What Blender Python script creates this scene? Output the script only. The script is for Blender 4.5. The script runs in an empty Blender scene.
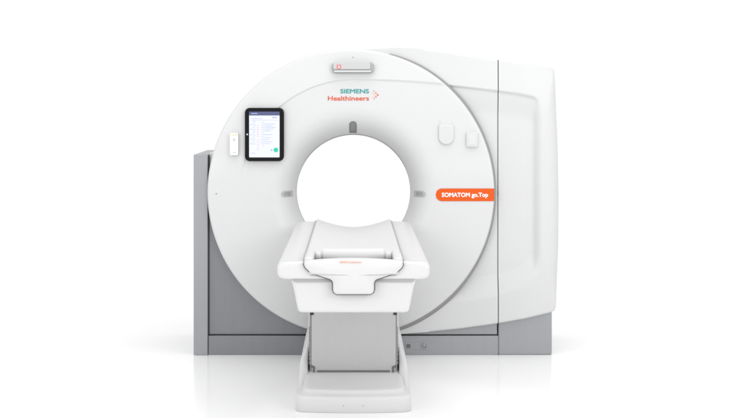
import bpy, bmesh, math
from mathutils import Vector
C = bpy.context.scene
COL = C.collection
D0, H, VX, VY = 9.5, 1.55, 353.5, 100.0
F = 164.0 * D0
FZ = -0.009

def X(px, y=0.0): return (px - VX) * (D0 + y) / F
def Z(py, y=0.0): return H - (py - VY) * (D0 + y) / F

def sm(t):
    t = max(0.0, min(1.0, t)); return t * t * (3 - 2 * t)

# ------------------------------------------------------------------ materials
def mat(name, col, rough=0.4, metal=0.0, spec=0.5, var=0.0, scale=6.0, bump=0.0, bscale=400.0,
        stretch=(1, 1, 1), emis=0.0, coat=0.0, ior=None):
    m = bpy.data.materials.new(name); m.use_nodes = True
    nt = m.node_tree; b = nt.nodes['Principled BSDF']
    b.inputs['Base Color'].default_value = (*col, 1)
    b.inputs['Roughness'].default_value = rough
    b.inputs['Metallic'].default_value = metal
    b.inputs['Specular IOR Level'].default_value = spec
    b.inputs['Coat Weight'].default_value = coat
    if ior: b.inputs['IOR'].default_value = ior
    tc = nt.nodes.new('ShaderNodeTexCoord'); mp = nt.nodes.new('ShaderNodeMapping')
    mp.inputs['Scale'].default_value = stretch
    nt.links.new(tc.outputs['Object'], mp.inputs['Vector'])
    if var > 0:
        n = nt.nodes.new('ShaderNodeTexNoise'); n.inputs['Scale'].default_value = scale
        n.inputs['Detail'].default_value = 4
        nt.links.new(mp.outputs[0], n.inputs['Vector'])
        r = nt.nodes.new('ShaderNodeMapRange')
        r.inputs['To Min'].default_value = 1 - var; r.inputs['To Max'].default_value = 1 + var
        nt.links.new(n.outputs['Fac'], r.inputs['Value'])
        mx = nt.nodes.new('ShaderNodeVectorMath'); mx.operation = 'SCALE'
        mx.inputs[0].default_value = col
        nt.links.new(r.outputs[0], mx.inputs['Scale'])
        nt.links.new(mx.outputs[0], b.inputs['Base Color'])
    if bump > 0:
        n = nt.nodes.new('ShaderNodeTexNoise'); n.inputs['Scale'].default_value = bscale
        nt.links.new(mp.outputs[0], n.inputs['Vector'])
        bp = nt.nodes.new('ShaderNodeBump'); bp.inputs['Strength'].default_value = bump
        bp.inputs['Distance'].default_value = 0.001
        nt.links.new(n.outputs['Fac'], bp.inputs['Height'])
        nt.links.new(bp.outputs[0], b.inputs['Normal'])
    if emis > 0:
        b.inputs['Emission Color'].default_value = (*col, 1)
        b.inputs['Emission Strength'].default_value = emis
    return m

M = {}
M['cover'] = mat('white_painted_cover', (0.640, 0.643, 0.647), 0.38, var=0.012, scale=2.5, bump=0.05, bscale=260)
M['side'] = mat('white_side_cover', (0.625, 0.628, 0.631), 0.38, var=0.012, scale=2.5, bump=0.05, bscale=260)
M['table'] = mat('white_table_plastic', (0.64, 0.64, 0.64), 0.36, var=0.012, scale=3, bump=0.05, bscale=260)
M['base'] = mat('white_base_plastic', (0.64, 0.64, 0.64), 0.42, var=0.015, scale=3, bump=0.06, bscale=260)
M['barface'] = mat('light_grey_bar_plastic', (0.52, 0.523, 0.523), 0.4, var=0.01)
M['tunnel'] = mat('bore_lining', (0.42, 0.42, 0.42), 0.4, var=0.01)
M['grey'] = mat('grey_metallic_paint', (0.335, 0.342, 0.356), 0.42, metal=0.3, var=0.03, scale=9, stretch=(6, 1, 0.3), bump=0.06, bscale=300)
M['dgrey'] = mat('dark_and_shaded_grey_metallic', (0.235, 0.241, 0.255), 0.40, metal=0.35, var=0.05, scale=9, stretch=(6, 1, 0.3), bump=0.06, bscale=300)  # panel grey; on the left plinth half the darker tone paints in weaker light
M['plate'] = mat('satin_lift_plate', (0.47, 0.47, 0.473), 0.30, metal=0.6, var=0.02, scale=5, stretch=(8, 1, 1), bump=0.04)
M['rim'] = mat('grey_rim_gasket', (0.27, 0.27, 0.27), 0.5, var=0.04)
M['seam'] = mat('dark_seam', (0.035, 0.035, 0.04), 0.6, var=0.05)
M['gasket'] = mat('mid_grey_gasket', (0.13, 0.13, 0.135), 0.6, var=0.05)
M['vseam'] = mat('grey_vertical_seam', (0.40, 0.40, 0.405), 0.6, var=0.05)
M['softseam'] = mat('light_grey_seam_and_gap_shade', (0.36, 0.36, 0.365), 0.6, var=0.05)
M['window'] = mat('laser_window_plastic', (0.21, 0.21, 0.212), 0.3, var=0.04)
M['sidewin'] = mat('pale_laser_window_plastic', (0.46, 0.46, 0.462), 0.3, var=0.04)
M['winlight'] = mat('laser_window_lens', (0.26, 0.26, 0.265), 0.25, var=0.04)
M['trim'] = mat('grey_trim', (0.36, 0.365, 0.37), 0.35, metal=0.2, var=0.02)
M['orange'] = mat('orange_badge_film', (0.72, 0.098, 0.006), 0.5, spec=0.25, var=0.01)
M['orangetext'] = mat('orange_ink', (0.66, 0.085, 0.015), 0.5, var=0.01)
M['paleorange'] = mat('pale_orange_ink', (0.85, 0.36, 0.24), 0.5, var=0.01)
M['teal'] = mat('teal_ink', (0.0, 0.30, 0.29), 0.5, var=0.01)
M['white'] = mat('white_ink', (0.93, 0.93, 0.93), 0.5, var=0.005)
M['black'] = mat('black_rubberised_casing', (0.008, 0.008, 0.009), 0.5, spec=0.12, var=0.1, scale=30)
M['screen'] = mat('lit_screen', (0.54, 0.56, 0.65), 0.3, spec=0.2, emis=0.42)
M['header'] = mat('screen_header', (0.07, 0.08, 0.17), 0.2, emis=0.25)
M['scrline'] = mat('screen_text_grey', (0.33, 0.35, 0.56), 0.3, spec=0.2, emis=0.3)
M['scrpink'] = mat('screen_text_pink', (0.62, 0.32, 0.40), 0.3, spec=0.2, emis=0.3)
M['scrgreen'] = mat('screen_button_green', (0.01, 0.42, 0.26), 0.2, emis=0.4)
M['red'] = mat('red_ring_ink', (0.66, 0.20, 0.21), 0.4, var=0.01)
M['pink'] = mat('pale_red_ink', (0.74, 0.58, 0.58), 0.4, var=0.01)
M['yellow'] = mat('pale_yellow_key', (0.70, 0.69, 0.50), 0.4, var=0.01)
M['remote'] = mat('white_remote_plastic', (0.80, 0.80, 0.79), 0.35, var=0.01)
M['keygrey'] = mat('light_grey_key', (0.55, 0.55, 0.57), 0.4, var=0.01)
M['floor'] = mat('glossy_white_floor', (0.94, 0.94, 0.94), 0.16, var=0.004, scale=0.8, ior=1.22)

# ------------------------------------------------------------------ object helpers
def thing(name, label, cat, loc=(0, 0, 0)):
    o = bpy.data.objects.new(name, None); COL.objects.link(o)
    o.location = loc; o.empty_display_size = 0.2
    o['label'] = label; o['category'] = cat
    return o

def obj(name, bm, m, parent=None, bevel=0.0, seg=3, smooth=True, label=None):
    me = bpy.data.meshes.new(name)
    bmesh.ops.recalc_face_normals(bm, faces=bm.faces)
    bm.to_mesh(me); bm.free()
    me.materials.append(m)
    o = bpy.data.objects.new(name, me); COL.objects.link(o)
    if smooth: me.shade_smooth()
    else: me.shade_flat()
    if bevel > 0:
        b = o.modifiers.new('bevel', 'BEVEL'); b.width = bevel; b.segments = seg
        b.limit_method = 'ANGLE'; b.angle_limit = math.radians(28); b.harden_normals = True
    if parent:
        o.parent = parent
        root = parent
        off = Vector((0, 0, 0))
        while root is not None:
            off += root.location; root = root.parent
        me.transform(__import__('mathutils').Matrix.Translation(-off))
    if label: o['label'] = label
    return o

def box(bm, x0, x1, y0, y1, z0, z1):
    v = [bm.verts.new(p) for p in ((x0, y0, z0), (x1, y0, z0), (x1, y1, z0), (x0, y1, z0),
                                   (x0, y0, z1), (x1, y0, z1), (x1, y1, z1), (x0, y1, z1))]
    for f in ((0, 1, 2, 3), (4, 5, 6, 7), (0, 1, 5, 4), (1, 2, 6, 5), (2, 3, 7, 6), (3, 0, 4, 7)):
        bm.faces.new([v[i] for i in f])

def prism(bm, pts, y0, y1):
    """pts = list of (x, z); extruded along y"""
    a = [bm.verts.new((x, y0, z)) for x, z in pts]; b = [bm.verts.new((x, y1, z)) for x, z in pts]
    n = len(pts)
    bm.faces.new(a); bm.faces.new(b[::-1])
    for i in range(n):
        bm.faces.new((a[i], a[(i + 1) % n], b[(i + 1) % n], b[i]))

def rrect(x0, x1, z0, z1, r, n=6, rb=None, rt=None):
    rb = r if rb is None else rb; rt = r if rt is None else rt
    pts = []
    for cx, cz, rr, a0 in ((x1, z1, rt, 0), (x0, z1, rt, 90), (x0, z0, rb, 180), (x1, z0, rb, 270)):
        ccx = cx - rr if a0 in (0, 270) else cx + rr
        ccz = cz - rr if a0 in (0, 90) else cz + rr
        if rr <= 0: pts.append((cx, cz)); continue
        for i in range(n + 1):
            a = math.radians(a0 + 90 * i / n)
            pts.append((ccx + rr * math.cos(a), ccz + rr * math.sin(a)))
    return pts

def circle(cx, cz, r, n=24):
    return [(cx + r * math.cos(2 * math.pi * i / n), cz + r * math.sin(2 * math.pi * i / n)) for i in range(n)]

def rings(bm, loops, close=True, cap0=False, cap1=False):
    vs = [[bm.verts.new(p) for p in lp] for lp in loops]
    n = len(loops[0])
    for a, b in zip(vs, vs[1:]):
        for i in range(n if close else n - 1):
            j = (i + 1) % n
            bm.faces.new((a[i], a[j], b[j], b[i]))
    if cap0: bm.faces.new(vs[0])
    if cap1: bm.faces.new(vs[-1])
    return vs

def text_bm(s, x0, x1, zbase, cap, surf, bold=0.0, thick=0.0012, shear=0.0):
    cu = bpy.data.curves.new('lettering_curve', 'FONT'); cu.body = s; cu.size = 1.0
    cu.resolution_u = 4; cu.extrude = 0.02; cu.bevel_depth = bold; cu.bevel_resolution = 0
    o = bpy.data.objects.new('lettering_curve', cu); COL.objects.link(o)
    bpy.context.view_layer.update()
    me = bpy.data.meshes.new_from_object(o.evaluated_get(bpy.context.evaluated_depsgraph_get()))
    bpy.data.objects.remove(o); bpy.data.curves.remove(cu)
    xs = [v.co.x for v in me.vertices]
    a, b = min(xs), max(xs)
    capu = 0.69 + 2 * bold
    zm = max(v.co.z for v in me.vertices)
    for v in me.vertices:
        x = x0 + (v.co.x - a) / (b - a) * (x1 - x0)
        z = zbase + (v.co.y + bold) / capu * cap
        v.co = (x, surf(x, z) - thick - 0.0006 * v.co.z / zm, z)
    bm = bmesh.new(); bm.from_mesh(me); bpy.data.meshes.remove(me)
    return bm

# ------------------------------------------------------------------ gantry front disc
BX, BZ = 0.0, 0.985            # bore axis
DX, DZ, DR = X(350.9), Z(192.2), 143.2 / 164
Y0 = -0.03
THR, THY = 0.3516, 0.10        # throat radius and depth
FL = 0.535

def crease(x, z):
    dx, dz = x - BX, z - 0.985
    if dx <= 0: s = 0.690 - math.hypot(dx, dz)
    else: s = (1.675 - 0.093 * dx * dx) - z
    A = sm((z - 1.06) / 0.18)
    return s, A

def disc_y(x, z):
    r = math.hypot(x - BX, z - BZ)
    y = Y0
    if r < FL:
        t = (FL - r) / (FL - THR); y += (THY - Y0) * (0.25 * t * t + 0.75 * max(0, t) ** 3.0)
    s, A = crease(x, z)
    y += A * 0.0065 * sm((s + 0.002) / 0.007)
    if s < 0: y += A * 0.07 * (-s)
    e = DR - math.hypot(x - DX, z - DZ)
    w = 0.016
    if e < w: y += w - math.sqrt(max(0, w * w - (w - max(e, 0)) ** 2))
    return y

scanner = thing('ct_scanner', 'large white ring shaped CT scanner with round opening and grey plinth', 'CT scanner', (0, 0.4, 0))

bm = bmesh.new()
NT, NR = 480, 210
loops = []
for j in range(NR + 1):
    u = j / NR
    lp = []
    for i in range(NT):
        a = 2 * math.pi * i / NT
        ix, iz = BX + THR * math.cos(a), BZ + THR * math.sin(a)
        uu = u if j < NR - 8 else None
        if j <= NR - 8:
            t = (j / (NR - 8)) * (1 - 0.03)
        else:
            q = (j - (NR - 8)) / 8
            t = 0.97 + 0.03 * math.sin(q * math.pi / 2)
        ox, oz = DX + DR * math.cos(a), DZ + DR * math.sin(a)
        x, z = ix + (ox - ix) * t, iz + (oz - iz) * t
        lp.append((x, disc_y(x, z), z))
    loops.append(lp)
loops.append([(x, 0.06, z) for x, y, z in loops[-1]])
loops.append([(DX + (x - DX) * 0.94, 0.065, DZ + (z - DZ) * 0.94) for x, y, z in loops[-1]])
rings(bm, loops)
front = obj('front_cover', bm, M['cover'], scanner)

# bore tunnel with a thin bright lip
bm = bmesh.new()
prof = [(THR, THY), (THR - 0.002, THY + 0.006), (THR + 0.002, THY + 0.02), (0.386, 0.40), (0.415, 0.65), (0.432, 0.78), (0.47, 0.86), (0.52, 0.875)]
rings(bm, [[(BX + r * math.cos(2 * math.pi * i / 160), y, BZ + r * math.sin(2 * math.pi * i / 160)) for i in range(160)] for r, y in prof])
obj('bore_tunnel', bm, M['tunnel'], scanner)

# rear housing
bm = bmesh.new()
prof = [(0.80, 0.05), (0.835, 0.07), (0.835, 0.82), (0.80, 0.86), (0.519, 0.876)]
rings(bm, [[(BX + r * math.cos(2 * math.pi * i / 160), y, DZ + r * math.sin(2 * math.pi * i / 160)) for i in range(160)] for r, y in prof])
obj('rear_housing', bm, M['side'], scanner)

# grey rim band around the right-hand half of the disc
def band_w(deg):
    key = [(15, 0.0), (17, 0.006), (28, 0.012), (45, 0.014), (70, 0.013), (90, 0.0115), (115, 0.015), (138, 0.022), (155, 0.023), (175, 0.018), (190, 0.010), (200, 0.0)]
    for (a, wa), (b, wb) in zip(key, key[1:]):
        if a <= deg <= b: return wa + (wb - wa) * (deg - a) / (b - a)
    return 0
bm = bmesh.new(); prev = None
for i in range(241):
    d = 15.5 + (199 - 15.5) * i / 240
    a = math.radians(d); s, c = math.sin(a), math.cos(a)
    w = band_w(d)
    q = [(DX + rr * s, y, DZ + rr * c) for rr, y in ((DR - 0.006, -0.010), (DR + 0.001, -0.012), (DR + w, -0.004), (DR + w + 0.001, 0.03), (DR - 0.006, 0.03))]
    cur = [bm.verts.new(p) for p in q]
    if prev:
        for k in range(5):
            bm.faces.new((prev[k], prev[(k + 1) % 5], cur[(k + 1) % 5], cur[k]))
    prev = cur
obj('rim_band', bm, M['rim'], scanner)

# ------------------------------------------------------------------ right side cover
out_px = [(352, 49.5), (380, 48.6), (398, 47.4), (425, 48.8), (450, 52), (480, 57), (500, 60), (530, 64.2), (548, 66.8), (553.5, 67.9), (555.3, 69.8),
          (557.5, 100), (559.6, 150), (560.4, 200), (560, 250), (558.4, 285), (556.6, 308), (555.2, 311.2), (551, 313.2),
          (525, 319), (498, 323.8), (460, 329), (430, 332), (400, 334), (370, 335), (340, 335.5)]
out = [(X(a), Z(b)) for a, b in out_px]
out[0] = (X(352), DZ + 0.868)
# resample
samples = []
for (a, b) in zip(out, out[1:]):
    L = math.hypot(b[0] - a[0], b[1] - a[1]); n = max(1, int(L / 0.008))
    for i in range(n): samples.append((a[0] + (b[0] - a[0]) * i / n, a[1] + (b[1] - a[1]) * i / n))
samples.append(out[-1])

def seg_dist(p, a, b):
    vx, vz = b[0] - a[0], b[1] - a[1]; L = vx * vx + vz * vz
    t = max(0, min(1, ((p[0] - a[0]) * vx + (p[1] - a[1]) * vz) / L))
    return math.hypot(p[0] - a[0] - t * vx, p[1] - a[1] - t * vz)

def interp(x, pts):
    if x <= pts[0][0]: return pts[0][1]
    for (a, va), (b, vb) in zip(pts, pts[1:]):
        if x <= b: return va + (vb - va) * (x - a) / (b - a)
    return pts[-1][1]
topline = [(X(a), Z(b)) for a, b in ((380, 79), (457, 86), (498, 90.8), (520, 94), (545, 99))]
botline = [(X(a), Z(b)) for a, b in ((400, 309), (452, 303), (498, 296), (520, 288), (545, 268))]

def side_y(x, z, e):
    y = 0.0
    dT = interp(x, topline) - z + 0.004; dR = X(543) - x
    RC = 0.075
    if dT < RC and dR < RC: d = RC - math.hypot(RC - dT, RC - dR)
    else: d = min(dT, dR)
    fr = max(0, dT) / (max(0, dT) + max(0, dR) + 1e-4)
    st = sm(d / (0.016 + 0.05 * sm((fr - 0.3) / 0.5)))
    st2 = sm((interp(x, topline) - z) / 0.16)
    sr = sm((X(543.5) - x) / 0.075)
    sb = sm((z - interp(x, botline)) / 0.11 + 0.1)
    top = (0.015 * st + 0.022 * st2) / 0.037
    right = sm((X(543) - x) / 0.066)
    bot = max(0.0, min(1.0, (z - interp(x, botline)) / 0.13))
    y += 0.037 * top * right * (bot * 0.75 + 0.25 * sm(bot * 1.2))
    # face leans back toward its outer side and its top
    if x > X(520): y += 0.22 * (x - X(520)) ** 1.5
    y += 0.03 * sm((z - 1.45) / 0.4) * (0.6 if z > interp(x, topline) else 0.6)
    w = 0.014 + 0.045 * sm((x - X(533)) / 0.10) * sm((1.74 - z) / 0.25) * sm((z - 0.27) / 0.2)
    if e < w: y += w - math.sqrt(max(0, w * w - (w - e) ** 2))
    return y

bm = bmesh.new(); loops = []
TT = [1 - (1 - k / 84) ** 1.15 for k in range(85)]
grid = []
for (ox, oz) in samples:
    a = math.atan2(oz - DZ, ox - DX)
    ix, iz = DX + 0.80 * math.cos(a), DZ + 0.80 * math.sin(a)
    row = []
    for t in TT:
        x, z = ix + (ox - ix) * t, iz + (oz - iz) * t
        e = min(seg_dist((x, z), out[k], out[k + 1]) for k in range(3, len(out) - 4)) if t > 0.5 else 1
        if t == TT[-1]: e = 0
        row.append((x, side_y(x, z, e), z))
    x, y, z = row[-1]
    row.append((x, 0.45, z)); row.append((x + (DX - x) * 0.02, 0.86, z + (DZ - z) * 0.02)); row.append((x + (DX - x) * 0.06, 0.88, z + (DZ - z) * 0.06))
    a = math.atan2(z - DZ, x - DX)
    row.append((DX + 0.8 * math.cos(a), 0.885, DZ + 0.8 * math.sin(a)))
    grid.append(row)
rings(bm, grid, close=False)
bm2 = bm.copy()
g = bm.verts[:] + bm.edges[:] + bm.faces[:]
bmesh.ops.bisect_plane(bm, geom=g, plane_co=(X(497.95), 0, 0), plane_no=(1, 0, 0), clear_outer=True)
g = bm2.verts[:] + bm2.edges[:] + bm2.faces[:]
bmesh.ops.bisect_plane(bm2, geom=g, plane_co=(X(498.80), 0, 0), plane_no=(-1, 0, 0), clear_outer=True)
obj('side_cover', bm, M['side'], scanner, label='white side cover between the disc and the vertical seam')
obj('outer_side_panel', bm2, M['side'], scanner, label='white outer panel right of the vertical seam')
bm = bmesh.new(); box(bm, X(496.2), X(500.5), 0.068, 0.85, Z(325), Z(61.6))
obj('seam_strip', bm, M['vseam'], scanner, smooth=False)

# ------------------------------------------------------------------ grey base and column
zs = Z(336.2)
bm = bmesh.new()
box(bm, X(193.3), X(207.5), 0.015, 0.90, FZ, Z(154.6, 0.015))
obj('side_column', bm, M['grey'], scanner, bevel=0.004, label='pale grey metal column on the left of the ring')
bm = bmesh.new(); box(bm, X(206.8), X(208.8), 0.040, 0.88, 0.001, Z(155.6, 0.03))
obj('seam_strip', bm, M['seam'], scanner, smooth=False)
bm = bmesh.new(); box(bm, X(208.5), X(395), 0.035, 0.10, zs + 0.004, 1.10)
hole = bm  # the service panel stops short of the bore
bm.free(); bm = bmesh.new()
pl = [(X(208.1), zs + 0.005)]
pts_in = []
for k in range(0, 41):
    a = math.radians(180 + 90 * k / 40)
    pts_in.append((DX + 0.80 * math.cos(a), DZ + 0.80 * math.sin(a)))
poly = [(X(208.1), Z(176))] + [(x, z) for x, z in pts_in if z < Z(176)] + [(DX, zs + 0.005), (X(208.1), zs + 0.005)]
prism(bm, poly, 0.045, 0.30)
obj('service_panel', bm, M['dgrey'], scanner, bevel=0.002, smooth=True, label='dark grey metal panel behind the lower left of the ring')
bm = bmesh.new(); box(bm, X(208.5), X(240), 0.06, 0.86, Z(177), Z(152.6, 0.06))
obj('side_trim', bm, M['side'], scanner, bevel=0.006)
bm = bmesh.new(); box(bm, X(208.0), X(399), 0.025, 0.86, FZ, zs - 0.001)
obj('plinth', bm, M['dgrey'], scanner, bevel=0.003, label='left half of the plinth, its shade painted in as darker grey')
bm = bmesh.new(); box(bm, X(399.2), X(498.35), 0.025, 0.86, FZ, zs - 0.001)
plr = obj('plinth', bm, M['grey'], scanner, bevel=0.003, label='light grey right half of the plinth')
bm = bmesh.new(); box(bm, X(208), X(499), 0.060, 0.84, zs - 0.003, zs + 0.008)
obj('seam_strip', bm, M['seam'], scanner, smooth=False)
# wedge above the seam and the outer block
bm = bmesh.new()
prism(bm, [(X(380), zs + 0.0055), (X(497.6), zs + 0.0055), (X(497.6), Z(318)), (X(460), Z(322)), (X(380), Z(330))], 0.036, 0.5)
obj('base_wedge', bm, M['grey'], scanner, bevel=0.002)
bm = bmesh.new()
prism(bm, [(X(498.8), FZ), (X(552.6), FZ), (X(552.6), Z(306)), (X(498.8), Z(316))], 0.030, 0.86)
bk = bmesh.new(); box(bk, X(497), X(500.5), 0.034, 0.8, 0.001, zs - 0.004); obj('seam_strip', bk, M['rim'], scanner, smooth=False)
obj('base_block', bm, M['grey'], scanner, bevel=0.008)
# service sockets on the plinth
bm = bmesh.new(); prism(bm, rrect(X(406.6), X(410.6), Z(348.4), Z(344.8), 0.004), 0.021, 0.03)
obj('socket', bm, M['gasket'], scanner, bevel=0.0008, label='small square socket on the plinth')
bm = bmesh.new()
n = 40
cx, cz = X(424.2), Z(346.3)
rings(bm, [[(cx + r * math.cos(2 * math.pi * i / n), y, cz + r * math.sin(2 * math.pi * i / n)) for i in range(n)] for r, y in ((0.022, 0.0255), (0.021, 0.021), (0.015, 0.021), (0.013, 0.026))])
so = obj('socket', bm, M['grey'], scanner, label='round socket on the plinth')
bm = bmesh.new(); prism(bm, circle(cx, cz, 0.0142), 0.0228, 0.0262)
obj('socket_core', bm, M['trim'], so)
bm = bmesh.new(); prism(bm, rrect(X(405), X(431.5), Z(350), Z(342.6), 0.006), 0.0236, 0.0262)
obj('socket_plate', bm, M['grey'], scanner, bevel=0.0008)

# ------------------------------------------------------------------ things on the front cover
def patch(pts, lift, back=0.0, surf=disc_y, top_inset=0.002):
    """slab following the cover: outline pts, front lifted, rounded edge"""
    bm = bmesh.new()
    cx = sum(p[0] for p in pts) / len(pts); cz = sum(p[1] for p in pts) / len(pts)
    lps = []
    ext = max(math.hypot(p[0] - cx, p[1] - cz) for p in pts)
    for k, l in ((1.0, -0.004), (1.0, lift * 0.6), (1 - top_inset * 0.35 / ext, lift * 0.88), (1 - top_inset / ext, lift)):
        lps.append([(cx + (x - cx) * k, surf(cx + (x - cx) * k, cz + (z - cz) * k) - l, cz + (z - cz) * k) for x, z in pts])
    for s in (0.85, 0.6, 0.35, 0.1):
        lps.append([(cx + (x - cx) * s, surf(cx + (x - cx) * s, cz + (z - cz) * s) - lift, cz + (z - cz) * s) for x, z in pts])
    rings(bm, lps, cap1=True)
    return bm

# laser windows
def lwin(x0, x1, z0, z1, side):
    r = min(x1 - x0, z1 - z0) / 2 * 0.95
    pts = []
    for (x, z) in rrect(x0, x1, z0, z1, r, n=5):
        pts.append((x, z))
    if side == 'top': pts = [(x, max(z, z0 + 0) if z >= z0 + r else z0) for x, z in pts]
    if side == 'l': pts = [(x if x <= x1 - r else x1, z) for x, z in pts]
    if side == 'r': pts = [(x if x >= x0 + r else x0, z) for x, z in pts]
    if side == 'l': pts = [(x, (z0 if z < (z0 + z1) / 2 else z1) if x == x1 else z) for x, z in pts]
    if side == 'r': pts = [(x, (z0 if z < (z0 + z1) / 2 else z1) if x == x0 else z) for x, z in pts]
    q = []
    for p in pts:
        if not q or math.hypot(p[0] - q[-1][0], p[1] - q[-1][1]) > 1e-5: q.append(p)
    if math.hypot(q[0][0] - q[-1][0], q[0][1] - q[-1][1]) < 1e-5: q.pop()
    pts = q
    dense = []
    for a, b in zip(pts, pts[1:] + pts[:1]):
        for k in range(3): dense.append((a[0] + (b[0] - a[0]) * k / 3, a[1] + (b[1] - a[1]) * k / 3))
    o = obj('laser_window', patch(dense, 0.003), M['window'] if side == 'top' else M['sidewin'], scanner)
    cx, cz = (x0 + x1) / 2, (z0 + z1) / 2
    inner = [(cx + (x - cx) * 0.62, cz + (z - cz) * 0.66) for x, z in dense]
    obj('lens', patch(inner, 0.0038), M['winlight'] if side == 'top' else M['trim'], o)
lwin(X(349.2), X(356.8), Z(133, 0.1) , Z(121.2), 'top')
lwin(X(281.2), X(292.5), Z(197.2), Z(190.8), 'l')
lwin(X(414.3), X(425.6), Z(197.2), Z(190.8), 'r')

# lettering on the cover
def T(px, py): return X(px, Y0), Z(py, Y0)
obj('teal_lettering', text_bm('SIEMENS', X(340.3), X(369.0), Z(93.4), 0.0265, disc_y, bold=0.022), M['teal'], scanner, smooth=False)
obj('orange_lettering', text_bm('Healthineers', X(327.9), X(369.0), Z(100.6), 0.0285, disc_y, bold=0.018), M['orangetext'], scanner, smooth=False)
bm = bmesh.new()
for px, py, r in ((377.8, 94.9, .85), (375.9, 92.9, .62), (375.9, 96.9, .68), (374.0, 91.1, .5), (374.1, 98.8, .5)):
    c = circle(X(px), Z(py), r / 164, 12); y = disc_y(X(px), Z(py)); prism(bm, c, y - 0.002, y + 0.001)
obj('logo_dots', bm, M['orangetext'], scanner, smooth=False)
bm = bmesh.new()
for px, py, r in ((373.9, 94.8, .5), (372.2, 93.0, .42), (372.2, 97.0, .42), (376.0, 94.9, .45), (374.1, 92.9, .35), (374.1, 96.9, .4)):
    c = circle(X(px), Z(py), r / 164, 12); y = disc_y(X(px), Z(py)); prism(bm, c, y - 0.002, y + 0.001)
obj('logo_dots', bm, M['paleorange'], scanner, smooth=False)

# badge
zt, zb = Z(188.2), Z(200.8); rb = (zt - zb) / 2; zc = (zt + zb) / 2
xl = X(435.4); pts = []
for k in range(17):
    a = math.radians(90 + 180 * k / 16); pts.append((xl + rb + rb * math.cos(a), zc + rb * math.sin(a)))
for k in range(0, 9):
    z = zb + (zt - zb) * k / 8
    pts.append((DX + math.sqrt((DR - 0.0005) ** 2 - (z - DZ) ** 2), z))
bm = bmesh.new()
ncol = 60; x_end = pts[-4][0]
rowz = 10
lps = []
for c in range(ncol + 1):
    u = c / ncol; x = xl + (x_end - xl) * u ** 1.0
    if x < xl + rb: hh = math.sqrt(max(0, rb * rb - (xl + rb - x) ** 2))
    else: hh = rb
    col = []
    for k in range(rowz + 1):
        z = zc - hh + 2 * hh * k / rowz
        xx = x if c < ncol else DX + math.sqrt((DR - 0.0008) ** 2 - (z - DZ) ** 2)
        col.append((xx, disc_y(xx, z) - 0.0028, z))
    lps.append(col)
rings(bm, lps, close=False)
badge = obj('name_badge', bm, M['orange'], scanner)
bsurf = lambda x, z: disc_y(x, z) - 0.0032
obj('badge_lettering', text_bm('SOMATOM go.Top', X(441.4), X(487.6), Z(196.6), 0.0262, bsurf, bold=0.03), M['white'], badge, smooth=False)

# camera bar at the top of the ring
bm = bmesh.new()
prism(bm, rrect(X(332.0), X(374.0), Z(73.2), Z(62.4), 0.024, n=8), -0.066, -0.012)
bar = obj('sensor_bar', bm, M['trim'], scanner, bevel=0.010, seg=4)
bm = bmesh.new(); prism(bm, rrect(X(333.4), X(370.3), Z(69.6), Z(62.2), 0.012, n=6), -0.074, -0.060)
obj('bar_face', bm, M['barface'], bar, bevel=0.004)
bm = bmesh.new(); prism(bm, rrect(X(334.2), X(371), Z(72.3), Z(70.7), 0.004, n=4), -0.0715, -0.060)
obj('bar_lip', bm, M['side'], bar, bevel=0.002)
bm = bmesh.new()
o_, i_ = rrect(X(336.8), X(341.2), Z(69.2), Z(64.9), 0.006, n=4), rrect(X(338.0), X(340.0), Z(68.2), Z(66.0), 0.002, n=4)
rings(bm, [[(x, y, z) for x, z in p] for p, y in ((o_, -0.073), (o_, -0.0752), (i_, -0.0752), (i_, -0.073))])
obj('red_ring', bm, M['red'], bar, smooth=False)
bm = bmesh.new(); prism(bm, i_, -0.0745, -0.073); obj('ring_centre', bm, M['pink'], bar, smooth=False)
for px, py, r in ((353.1, 57.4, 0.7), (216.8, 193.4, 0.75)):
    x, z = X(px), Z(py)
    obj('cover_screw', patch(circle(x, z, r / 164, 16), 0.0015), M['keygrey'], scanner)
bm = bmesh.new(); x, z = X(499.6), Z(193.4); prism(bm, circle(x, z, 0.8 / 164, 16), 0.005, 0.03)
obj('indicator_dot', bm, M['pink'], scanner, smooth=False)

# flat mounts right of the bore
pts = rrect(X(438.3), X(453.6), Z(144.6), Z(124.4), 0.045, n=10, rt=0.012)
obj('hanger_plate', patch(pts, 0.016, top_inset=0.006), M['side'], scanner, label='white plate with a rounded lower end')
pts = rrect(X(439.6), X(452.0), Z(125.2), Z(118.8), 0.006, n=4)
obj('hanger_tab', patch(pts, 0.003, top_inset=0.002), M['cover'], scanner)
pts = rrect(X(465.8), X(477.3), Z(147.2), Z(132.0), 0.009, n=5)
obj('call_plate', patch(pts, 0.018, top_inset=0.004), M['side'], scanner, label='small rectangular white plate')
pts = rrect(X(468), X(475.4), Z(145.4), Z(134.2), 0.006, n=5)
obj('call_plate_inset', patch(pts, 0.020, top_inset=0.002), M['cover'], scanner)

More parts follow.
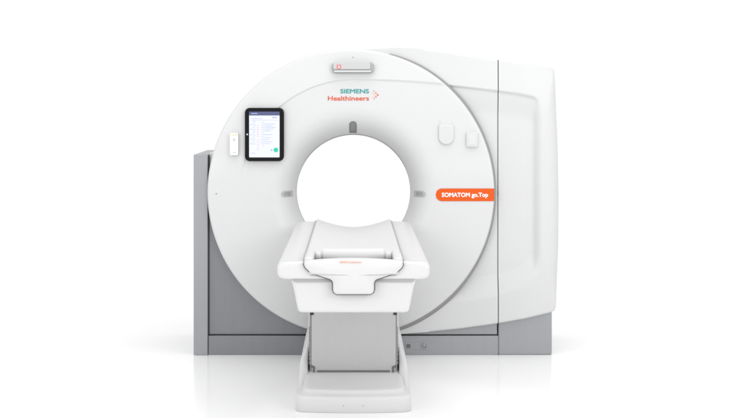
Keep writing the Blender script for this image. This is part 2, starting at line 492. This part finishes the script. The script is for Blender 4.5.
# ------------------------------------------------------------------ tablet
tab = thing('tablet', 'black framed tablet with lit pale screen mounted on the upper left of the ring', 'tablet', (X(264.4), -0.05, Z(160.6)))
bm = bmesh.new(); prism(bm, rrect(X(245.4), X(284.3), Z(160.8), Z(107.8), 0.030, n=8), -0.058, -0.020)
obj('casing', bm, M['black'], tab, bevel=0.008, seg=4)
bm = bmesh.new(); prism(bm, rrect(X(249.8), X(280.0), Z(157.0), Z(111.6), 0.004, n=3), -0.0600, -0.050)
scr = obj('screen', bm, M['screen'], tab, smooth=False)
bm = bmesh.new(); prism(bm, rrect(X(249.8), X(280.0), Z(115.4), Z(111.6), 0.0015, n=3), -0.0608, -0.058)
obj('header_bar', bm, M['header'], scr, smooth=False)
def bars(lst, m, name, y=-0.0608):
    for a, b, c, d in lst:
        bm = bmesh.new(); box(bm, X(a), X(b), y, y + 0.002, Z(d), Z(c))
        obj(name, bm, m, scr, smooth=False)
bars([(252, 258, 113.1, 113.9)], M['scrline'], 'header_text', -0.0614)
L1 = [(252, 263, 118.4, 118.8), (272.5, 277.5, 116.8, 117.9)]
L1 += [(265, 265 + w, 123.6 + 1.7 * k, 124.0 + 1.7 * k) for k, w in enumerate((10, 8, 11, 9, 6))] + [(265, 273, 134.2, 134.55)]
L1 += [(251.2, 252.3, y, y + 0.8) for y in (124, 128.5, 134, 138.5, 143)]
L1 += [(253.2, 253.2 + w, 121 + 2.05 * k, 121.35 + 2.05 * k) for k, w in enumerate((3, 2.5, 3.2, 2, 3, 2.6, 1.8, 3, 2.2, 2.8, 2, 2.6))]
L1 += [(261.5, 261.5 + w, 122.4 + 2.3 * k, 122.7 + 2.3 * k) for k, w in enumerate((2, 1.5, 2, 2, 1.4, 2, 1.8, 2, 1.2, 2))]
L1 += [(265, 265 + w, 137.2 + 2.0 * k, 137.5 + 2.0 * k) for k, w in enumerate((7, 5, 8, 6))] + [(250.6, 279.2, 120.0, 120.2), (264.0, 264.2, 121, 147)]
L1 += [(251.5, 256, 152.6, 153.0), (271.4, 273, 148.9, 150.6)]
bars(L1, M['scrline'], 'text_line')
L2 = [(257.6, 259.4, 125 + 1.8 * k, 125.5 + 1.8 * k) for k in range(7)] + [(257.4, 260, 139.5 + 2.2 * k, 139.9 + 2.2 * k) for k in range(5)]
bars(L2, M['scrpink'], 'text_line')
bm = bmesh.new(); prism(bm, circle(X(276.4), Z(149.6), 2.3 / 164), -0.0612, -0.058); obj('round_button', bm, M['scrgreen'], scr, smooth=False)
bm = bmesh.new(); prism(bm, circle(X(247.9), Z(134.2), 0.85 / 164), -0.0592, -0.056); obj('home_key', bm, M['keygrey'], tab, smooth=False)

# remote
rem = thing('remote_control', 'small upright white remote control hung just left of the black tablet', 'remote control', (X(234.8), -0.045, Z(155)))
bm = bmesh.new(); prism(bm, rrect(X(230.4), X(239.0), Z(155.2), Z(132.7), 0.010, n=6), -0.060, -0.026)
obj('body', bm, M['remote'], rem, bevel=0.006, seg=3)
bm = bmesh.new(); prism(bm, rrect(X(232.4), X(238.0), Z(135.4), Z(133.7), 0.003, n=4), -0.0618, -0.058)
obj('yellow_key', bm, M['yellow'], rem, bevel=0.001)
bm = bmesh.new(); prism(bm, circle(X(234.9), Z(139.4), 1.3 / 164), -0.0618, -0.058); obj('round_key', bm, M['keygrey'], rem, bevel=0.001)
bm = bmesh.new(); prism(bm, rrect(X(233.4), X(236.4), Z(152.8), Z(151.7), 0.001, n=2), -0.0612, -0.058); obj('label_mark', bm, M['keygrey'], rem, smooth=False)

# ------------------------------------------------------------------ patient table
tbl = thing('patient_table', 'white patient table with concave top standing on a pedestal before the ring opening', 'patient table', (0, -1.0, 0))
ZT = 0.822
SF, SB = -2.48, -0.13
# cowl
half = [(0.225, ZT), (0.30, ZT - 0.001), (0.328, ZT - 0.005), (0.342, ZT - 0.016), (0.346, ZT - 0.032), (0.344, ZT - 0.060), (0.336, ZT - 0.074), (0.315, ZT - 0.081), (0.270, ZT - 0.083)]
notch = [(0.224, 0.760), (0.224, ZT - 0.002)] + half
def full(h): return [(x, z) for x, z in h] + [(-x, z) for x, z in reversed(h)]
bm = bmesh.new()
cz = ZT - 0.04
def crings(pr, ys, c0, c1):
    rings(bm, [[(x * kx, y, cz + (z - cz) * kz) for x, z in full(pr)] for y, kx, kz in ys], cap0=c0, cap1=c1)
crings(half, ((SF, .955, .62), (SF + .001, .968, .76), (SF + .005, .983, .88), (SF + .013, .993, .96), (SF + .028, 1, 1), (SF + 0.05, 1, 1)), True, True)
crings(notch, [(SF + 0.05 + (SB - 0.03 - SF - 0.05) * k / 8, 1, 1) for k in range(9)] + [(SB - .008, .99, .97), (SB, .98, .9)], False, True)
obj('cowl', bm, M['table'], tbl)
# apron
bm = bmesh.new()
def ring_plan(hw, y0, y1, z, r, bulge=0.0, n=7):
    pts = rrect(-hw, hw, y0, y1, r, n=n)
    # subdivide the front edge for the bulge
    res = []
    for a, b in zip(pts, pts[1:] + pts[:1]):
        L = math.hypot(a[0] - b[0], a[1] - b[1]); k = 20 if L > 0.1 else 1
        for i in range(k): res.append((a[0] + (b[0] - a[0]) * i / k, a[1] + (b[1] - a[1]) * i / k))
    o = []
    for x, y in res:
        f = 1 - sm((y - y0) / 0.3)
        o.append((x, y - bulge * f * (1 - (x / hw) ** 2), z))
    return o
apr = [(0.284, 0.742), (0.280, 0.728), (0.272, 0.700), (0.264, 0.660), (0.257, 0.620), (0.252, 0.600), (0.248, 0.591), (0.238, 0.586), (0.20, 0.585)]
lps = []
for k, (hw, z) in enumerate(apr):
    yf = -2.462 + 0.10 * (0.742 - z) ** 1.0 + (0.004 if z < 0.592 else 0) + (0.014 if z < 0.587 else 0) + (0.03 if z < 0.5855 else 0)
    lps.append(ring_plan(hw, yf, -0.55, z, 0.018))
rings(bm, lps, cap0=True, cap1=True)
obj('apron', bm, M['table'], tbl)
bm = bmesh.new(); box(bm, -0.272, 0.272, -2.473, -2.40, ZT - 0.092, ZT - 0.0795)  # grey strip painted in for the shadow in the gap below the cowl
obj('gap_shadow_strip', bm, M['softseam'], tbl, smooth=False)

# tabletop: shallow trough
PF, PB = -2.08, -0.11
bm = bmesh.new()
def trough(x):
    u = min(1, abs(x) / 0.222)
    z = 0.786 + 0.048 * min(1, u / 0.97) ** 1.75
    if u > 0.955: z -= 0.006 * ((u - 0.955) / 0.045) ** 2
    return z
xs = [-0.222 + 0.444 * i / 60 for i in range(61)]
lps = []
for y in (PF, PF + 0.02, PF + 0.5, PF + 1.2, PB - 0.02, PB):
    dz = 0 if y < PB else -0.006
    lps.append([(x, y, trough(x) + dz) for x in xs] + [(x, y, 0.763) for x in reversed(xs)])
rings(bm, lps, cap0=True, cap1=True)
obj('tabletop', bm, M['table'], tbl)
for s in (-1, 1):
    bm = bmesh.new()
    a, b = sorted((s * 0.2225, s * 0.2290)); box(bm, a, b, SF + 0.02, SB - 0.002, 0.78, ZT + 0.0035)
    obj('side_seam', bm, M['softseam'], tbl, smooth=False)

# foot-end cap
YC = -2.530
half_px = [(303.6, 261.0), (303.2, 265.5), (304.4, 268.2), (307.0, 270.8), (309.2, 272.9), (310.8, 275.2), (314.6, 275.0),
           (322, 277.6), (329.6, 280.0), (331.6, 281.6), (332.3, 284), (332.3, 290.5), (333.2, 293.4), (335.8, 295.0)]
CC = 352.9
def PXC(p): return (X(p[0], YC) - X(CC, YC), Z(p[1], YC))
low = [PXC(p) for p in half_px]
lowr = [(-x, z) for x, z in reversed(low)]
topz = lambda x: Z(259.0, YC) - 0.012 * min(1, abs(x) / 0.222) ** 2
def cap_outline(grow):
    base = low + lowr
    n = 24; x1 = low[0][0]
    top = [(-x1 + 2 * x1 * i / n, topz(-x1 + 2 * x1 * i / n)) for i in range(1, n)]
    pts = base + top
    if grow == 0: return pts
    m = len(pts); res = []
    for i in range(m):
        a, b, c = Vector(pts[i - 1]), Vector(pts[i]), Vector(pts[(i + 1) % m])
        d = (c - a).normalized(); nrm = Vector((-d.y, d.x))
        res.append((b.x - nrm.x * grow, b.y - nrm.y * grow))
    return res
o0 = cap_outline(0.0)
area = sum(a[0] * b[1] - b[0] * a[1] for a, b in zip(o0, o0[1:] + o0[:1]))
sg = 1 if area > 0 else -1
bm = bmesh.new()
lps = [[(x, y, z) for x, z in cap_outline(g * sg)] for g, y in ((0, -2.472), (0, YC + 0.030), (-0.0008, YC + 0.027), (-0.003, YC + 0.024))]
# softly domed front
inner = cap_outline(-0.003 * sg)
for k in (0.93, 0.8, 0.6, 0.35, 0.1):
    lps.append([(x * k, YC + 0.024 - 0.020 * (1 - k ** 3.5), 0.765 + (z - 0.765) * k) for x, z in inner])
rings(bm, lps, cap0=True, cap1=True)
# tray walls behind the front lip
def wall(bm, x0, x1):
    l = []
    for y, zz in ((-2.474, 0.8335), (-2.45, 0.838), (-2.40, 0.842), (-2.30, 0.8415), (-2.20, 0.840), (-2.12, 0.8375), (-2.06, 0.8345), (-2.02, 0.8300)):
        w = 0.006
        l.append([(x0, y, 0.775), (x0, y, zz - w), (x0 + w * .4, y, zz - w * .3), ((x0 + x1) / 2, y, zz), (x1 - w * .4, y, zz - w * .3), (x1, y, zz - w), (x1, y, 0.775)])
    rings(bm, l, cap0=True, cap1=True)
wall(bm, -0.2215, -0.183); wall(bm, 0.183, 0.2215)
box(bm, -0.20, 0.20, -2.49, -2.07, 0.764, 0.778)
cap = obj('foot_end_cap', bm, M['table'], tbl)
NL = len(low) * 2
clampz = lambda p: (p[0], min(p[1], low[0][1] - 0.008))
so_, si_ = [clampz(p) for p in cap_outline(0.0054 * sg)[:NL]], [clampz(p) for p in cap_outline(-0.008 * sg)[:NL]]
bm = bmesh.new()
rings(bm, [[(x, -2.470, z) for x, z in so_], [(x, -2.4895, z) for x, z in so_], [(x, -2.4895, z) for x, z in si_]], close=False)
obj('cap_seam', bm, M['gasket'], tbl, smooth=False)
# roll at the foot end
bm = bmesh.new()
def cyl_x(bm, x0, x1, y, z, r, n=32, rd=0.004):
    l = []
    for x, rr in ((x0, r - rd), (x0 + rd * .5, r - rd * .2), (x0 + rd, r), (x1 - rd, r), (x1 - rd * .5, r - rd * .2), (x1, r - rd)):
        l.append([(x, y + rr * math.cos(2 * math.pi * i / n), z + rr * math.sin(2 * math.pi * i / n)) for i in range(n)])
    rings(bm, l, cap0=True, cap1=True)
cyl_x(bm, -0.150, 0.150, -2.12, 0.819, 0.028, rd=0.010)
obj('paper_roll', bm, M['table'], tbl)
for s, xa in ((-1, -0.180), (1, 0.152)):
    bm = bmesh.new(); cyl_x(bm, xa, xa + 0.028, -2.12, 0.812, 0.019)
    obj('roll_holder', bm, M['side'], tbl)
# small lettering on the lip
lip = lambda x, z: YC + 0.0245 - 0.020 * (1 - min(1, abs((z - 0.765) / (topz(x) - 0.765))) ** 3.5) - 0.002
def lip_text():
    return text_bm('SIEMENS Healthineers', X(339.6, YC), X(361.6, YC), Z(262.9, YC), 0.0075, lambda x, z: lip(x, z), bold=0.0)
obj('cap_lettering', lip_text(), M['paleorange'], cap, smooth=False)

# pedestal base
YB = -1.715
bm = bmesh.new()
sh = [(0.288, 0.004, FZ, 0), (0.291, 0, FZ + 0.004, 0), (0.290, 0, 0.056, 0), (0.2890, .0015, 0.064, 0), (0.2865, .005, 0.070, 0), (0.282, .010, 0.0725, 0),
      (0.262, .034, 0.078, 0), (0.257, .040, 0.081, 0), (0.2545, .043, 0.086, 0), (0.2525, .045, 0.091, 0), (0.249, .049, 0.095, 0), (0.243, .056, 0.097, 0), (0.22, .085, 0.098, 0)]
lps = []
for hw, dy, z, _ in sh:
    lp = ring_plan(hw, YB + dy, -0.10, z, 0.045 if dy < 0.05 else 0.035, bulge=0.030)
    lps.append([(x, y, z * (1 + 0.42 * sm((y + 1.72) / 0.5))) if z > 0.01 else (x, y, z) for x, y, z in lp])
vv = rings(bm, lps, cap0=True)[-1]
right = sorted([v for v in vv if v.co.x > 1e-6], key=lambda v: math.atan2(v.co.x, -(v.co.y + 0.9)))
left = [min(vv, key=lambda q: (q.co.x + v.co.x) ** 2 + (q.co.y - v.co.y) ** 2) for v in right]
mid = sorted([v for v in vv if abs(v.co.x) <= 1e-6], key=lambda v: v.co.y)
bm.faces.new((mid[0], right[0], left[0]))
for k in range(len(right) - 1): bm.faces.new((left[k], right[k], right[k + 1], left[k + 1]))
bm.faces.new((mid[-1], right[-1], left[-1]))
obj('pedestal_base', bm, M['base'], tbl)
bm = bmesh.new()
for px in (343.4, 363.2):
    bm = bmesh.new()
    cx, cz2 = (px - VX) / 201.5, 0.028
    prism(bm, circle(cx, cz2, 0.0030, 12), YB - 0.031, YB + 0.01)
    obj('base_screw', bm, M['trim'], tbl, smooth=False)
# lift column and the shoulders beside it
bm = bmesh.new()
rings(bm, [ring_plan(0.226, -1.23, -0.14, z, 0.02) for z in (0.10, 0.35, 0.60)], cap0=True, cap1=True)
obj('lift_column', bm, M['base'], tbl)
HW = [(0.0, 0.2815), (0.150, 0.2815), (0.165, 0.281), (0.180, 0.278), (0.196, 0.273), (0.212, 0.266), (0.236, 0.256), (0.262, 0.2485), (0.30, 0.2425), (0.36, 0.2385), (0.44, 0.2370), (0.60, 0.2355)]
ZS = [(-1.64, 0.062), (-1.60, 0.072), (-1.55, 0.084), (-1.50, 0.098), (-1.45, 0.114), (-1.40, 0.134), (-1.36, 0.156), (-1.33, 0.178), (-1.305, 0.200), (-1.285, 0.222), (-1.270, 0.245), (-1.262, 0.30), (-1.256, 0.40), (-1.252, 0.50), (-1.248, 0.575), (-0.7, 0.575), (-0.16, 0.575)]
for s in (-1, 1):
    bm = bmesh.new(); lps = []
    for y, zt in ZS:
        xi = 0.246 if y < -1.40 else (0.2375 if zt < 0.25 else 0.20)
        xi += 0.0  # inner wall
        n = 26; lp = [(s * xi, y, 0.03)]
        f = min(0.012, 0.3 * zt)
        lp.append((s * xi, y, zt - f)); lp.append((s * (xi + 0.002), y, zt - f * .4)); lp.append((s * (xi + 0.006), y, zt))
        for k in range(n + 1):
            z = zt - (zt - 0.03) * (k / n) ** 1.2
            x = interp(z, HW)
            q = zt - z
            if q < f: x -= (f - math.sqrt(max(0, f * f - (f - q) ** 2))) * min(1, (x - xi) / 0.02)
            lp.append((s * max(x, xi + 0.007), y, z))
        lps.append(lp)
    rings(bm, lps, cap0=True, cap1=True)
    obj('shoulder', bm, M['base'], tbl)
# front plate of the lift
YL = -1.37
def XL(px): return X(px, YL) - X(352.9, YL)
def ZL(py): return Z(py, YL)
bm = bmesh.new(); box(bm, XL(310.8), XL(395.2), YL, YL + 0.13, 0.105, 0.60)
lp_ = obj('lift_plate', bm, M['plate'], tbl, bevel=0.003)
bm = bmesh.new(); box(bm, XL(316.5), XL(389.2), YL - 0.006, YL + 0.02, ZL(373.5), ZL(370.3))
obj('lower_slot', bm, M['gasket'], tbl, smooth=False)
for s in (-1, 1):
    bm = bmesh.new()
    a, b = sorted((s * XL(396.6), s * XL(395.3)))
    box(bm, a, b, YL + 0.006, YL + 0.10, 0.13, 0.60)
    for k in range(9):
        a2, b2 = sorted((s * XL(397.5), s * XL(396.4)))
        z0 = 0.17 + 0.022 * k
        box(bm, a2, b2, YL + 0.012, YL + 0.09, z0, z0 + 0.011)
    obj('side_rack', bm, M['rim'], tbl, smooth=False)
    bm = bmesh.new()
    a, b = sorted((s * XL(393.6), s * XL(391.4))); box(bm, a, b, YL - 0.008, YL + 0.02, ZL(372), ZL(366.2))
    a, b = sorted((s * XL(393.8), s * XL(395.6))); box(bm, a, b, YL - 0.012, YL + 0.02, ZL(367.5), ZL(365.2))
    obj('bracket', bm, M['gasket'], tbl, bevel=0.001)
    bm = bmesh.new()
    a, b = sorted((s * XL(396.4), s * XL(392.8))); box(bm, a, b, YL - 0.01, YL + 0.02, ZL(314.8), ZL(312.2))
    obj('bracket', bm, M['seam'], tbl, bevel=0.001)
    bm = bmesh.new(); prism(bm, circle(s * XL(383.5), ZL(322.5), 0.0022, 10), YL - 0.001, YL + 0.01)
    obj('plate_screw', bm, M['trim'], lp_, smooth=False)

# ------------------------------------------------------------------ floor
bm = bmesh.new()
for p in ((-40, -14, FZ), (40, -14, FZ), (40, 90, FZ), (-40, 90, FZ)): bm.verts.new(p)
bm.faces.new(bm.verts[:])
fl = obj('floor', bm, M['floor'], smooth=False); fl['kind'] = 'structure'

# ------------------------------------------------------------------ light
w = bpy.data.worlds.new('World'); C.world = w; w.use_nodes = True
bg = w.node_tree.nodes['Background']; bg.inputs[0].default_value = (1, 1, 1, 1); bg.inputs[1].default_value = 1.02

def area(name, loc, target, sx, sy, power, col=(1, 1, 1)):
    l = bpy.data.lights.new(name, 'AREA'); l.shape = 'RECTANGLE'; l.size = sx; l.size_y = sy; l.energy = power; l.color = col
    o = bpy.data.objects.new(name, l); COL.objects.link(o); o.location = loc
    o.rotation_euler = (Vector(target) - Vector(loc)).to_track_quat('-Z', 'Y').to_euler()
    return o
area('overhead_fill', (0.6, -2.2, 5.2), (0, -0.9, 0.4), 5.0, 3.0, 75)  # added unseen fill lamp, brightens the floor and tabletop
area('front_softbox', (3.4, -6.8, 3.0), (0, 0, 1.0), 3.0, 2.4, 95)
area('front_softbox', (-3.4, -6.8, 3.0), (0, 0, 1.0), 3.0, 2.4, 70)

# ------------------------------------------------------------------ camera
cd = bpy.data.cameras.new('camera'); cam = bpy.data.objects.new('camera', cd); COL.objects.link(cam)
cam.location = (0, -D0, H); cam.rotation_euler = (math.radians(90), 0, 0)
cd.sensor_width = 36; cd.lens = F / 743 * 36
cd.shift_x = (371.5 - VX) / 743; cd.shift_y = -(209 - VY) / 743
cd.clip_end = 500
C.camera = cam
C.view_settings.view_transform = 'Standard'; C.view_settings.look = 'None'
C.view_settings.exposure = 0; C.view_settings.gamma = 1
C.cycles.max_bounces = 8; C.cycles.diffuse_bounces = 6
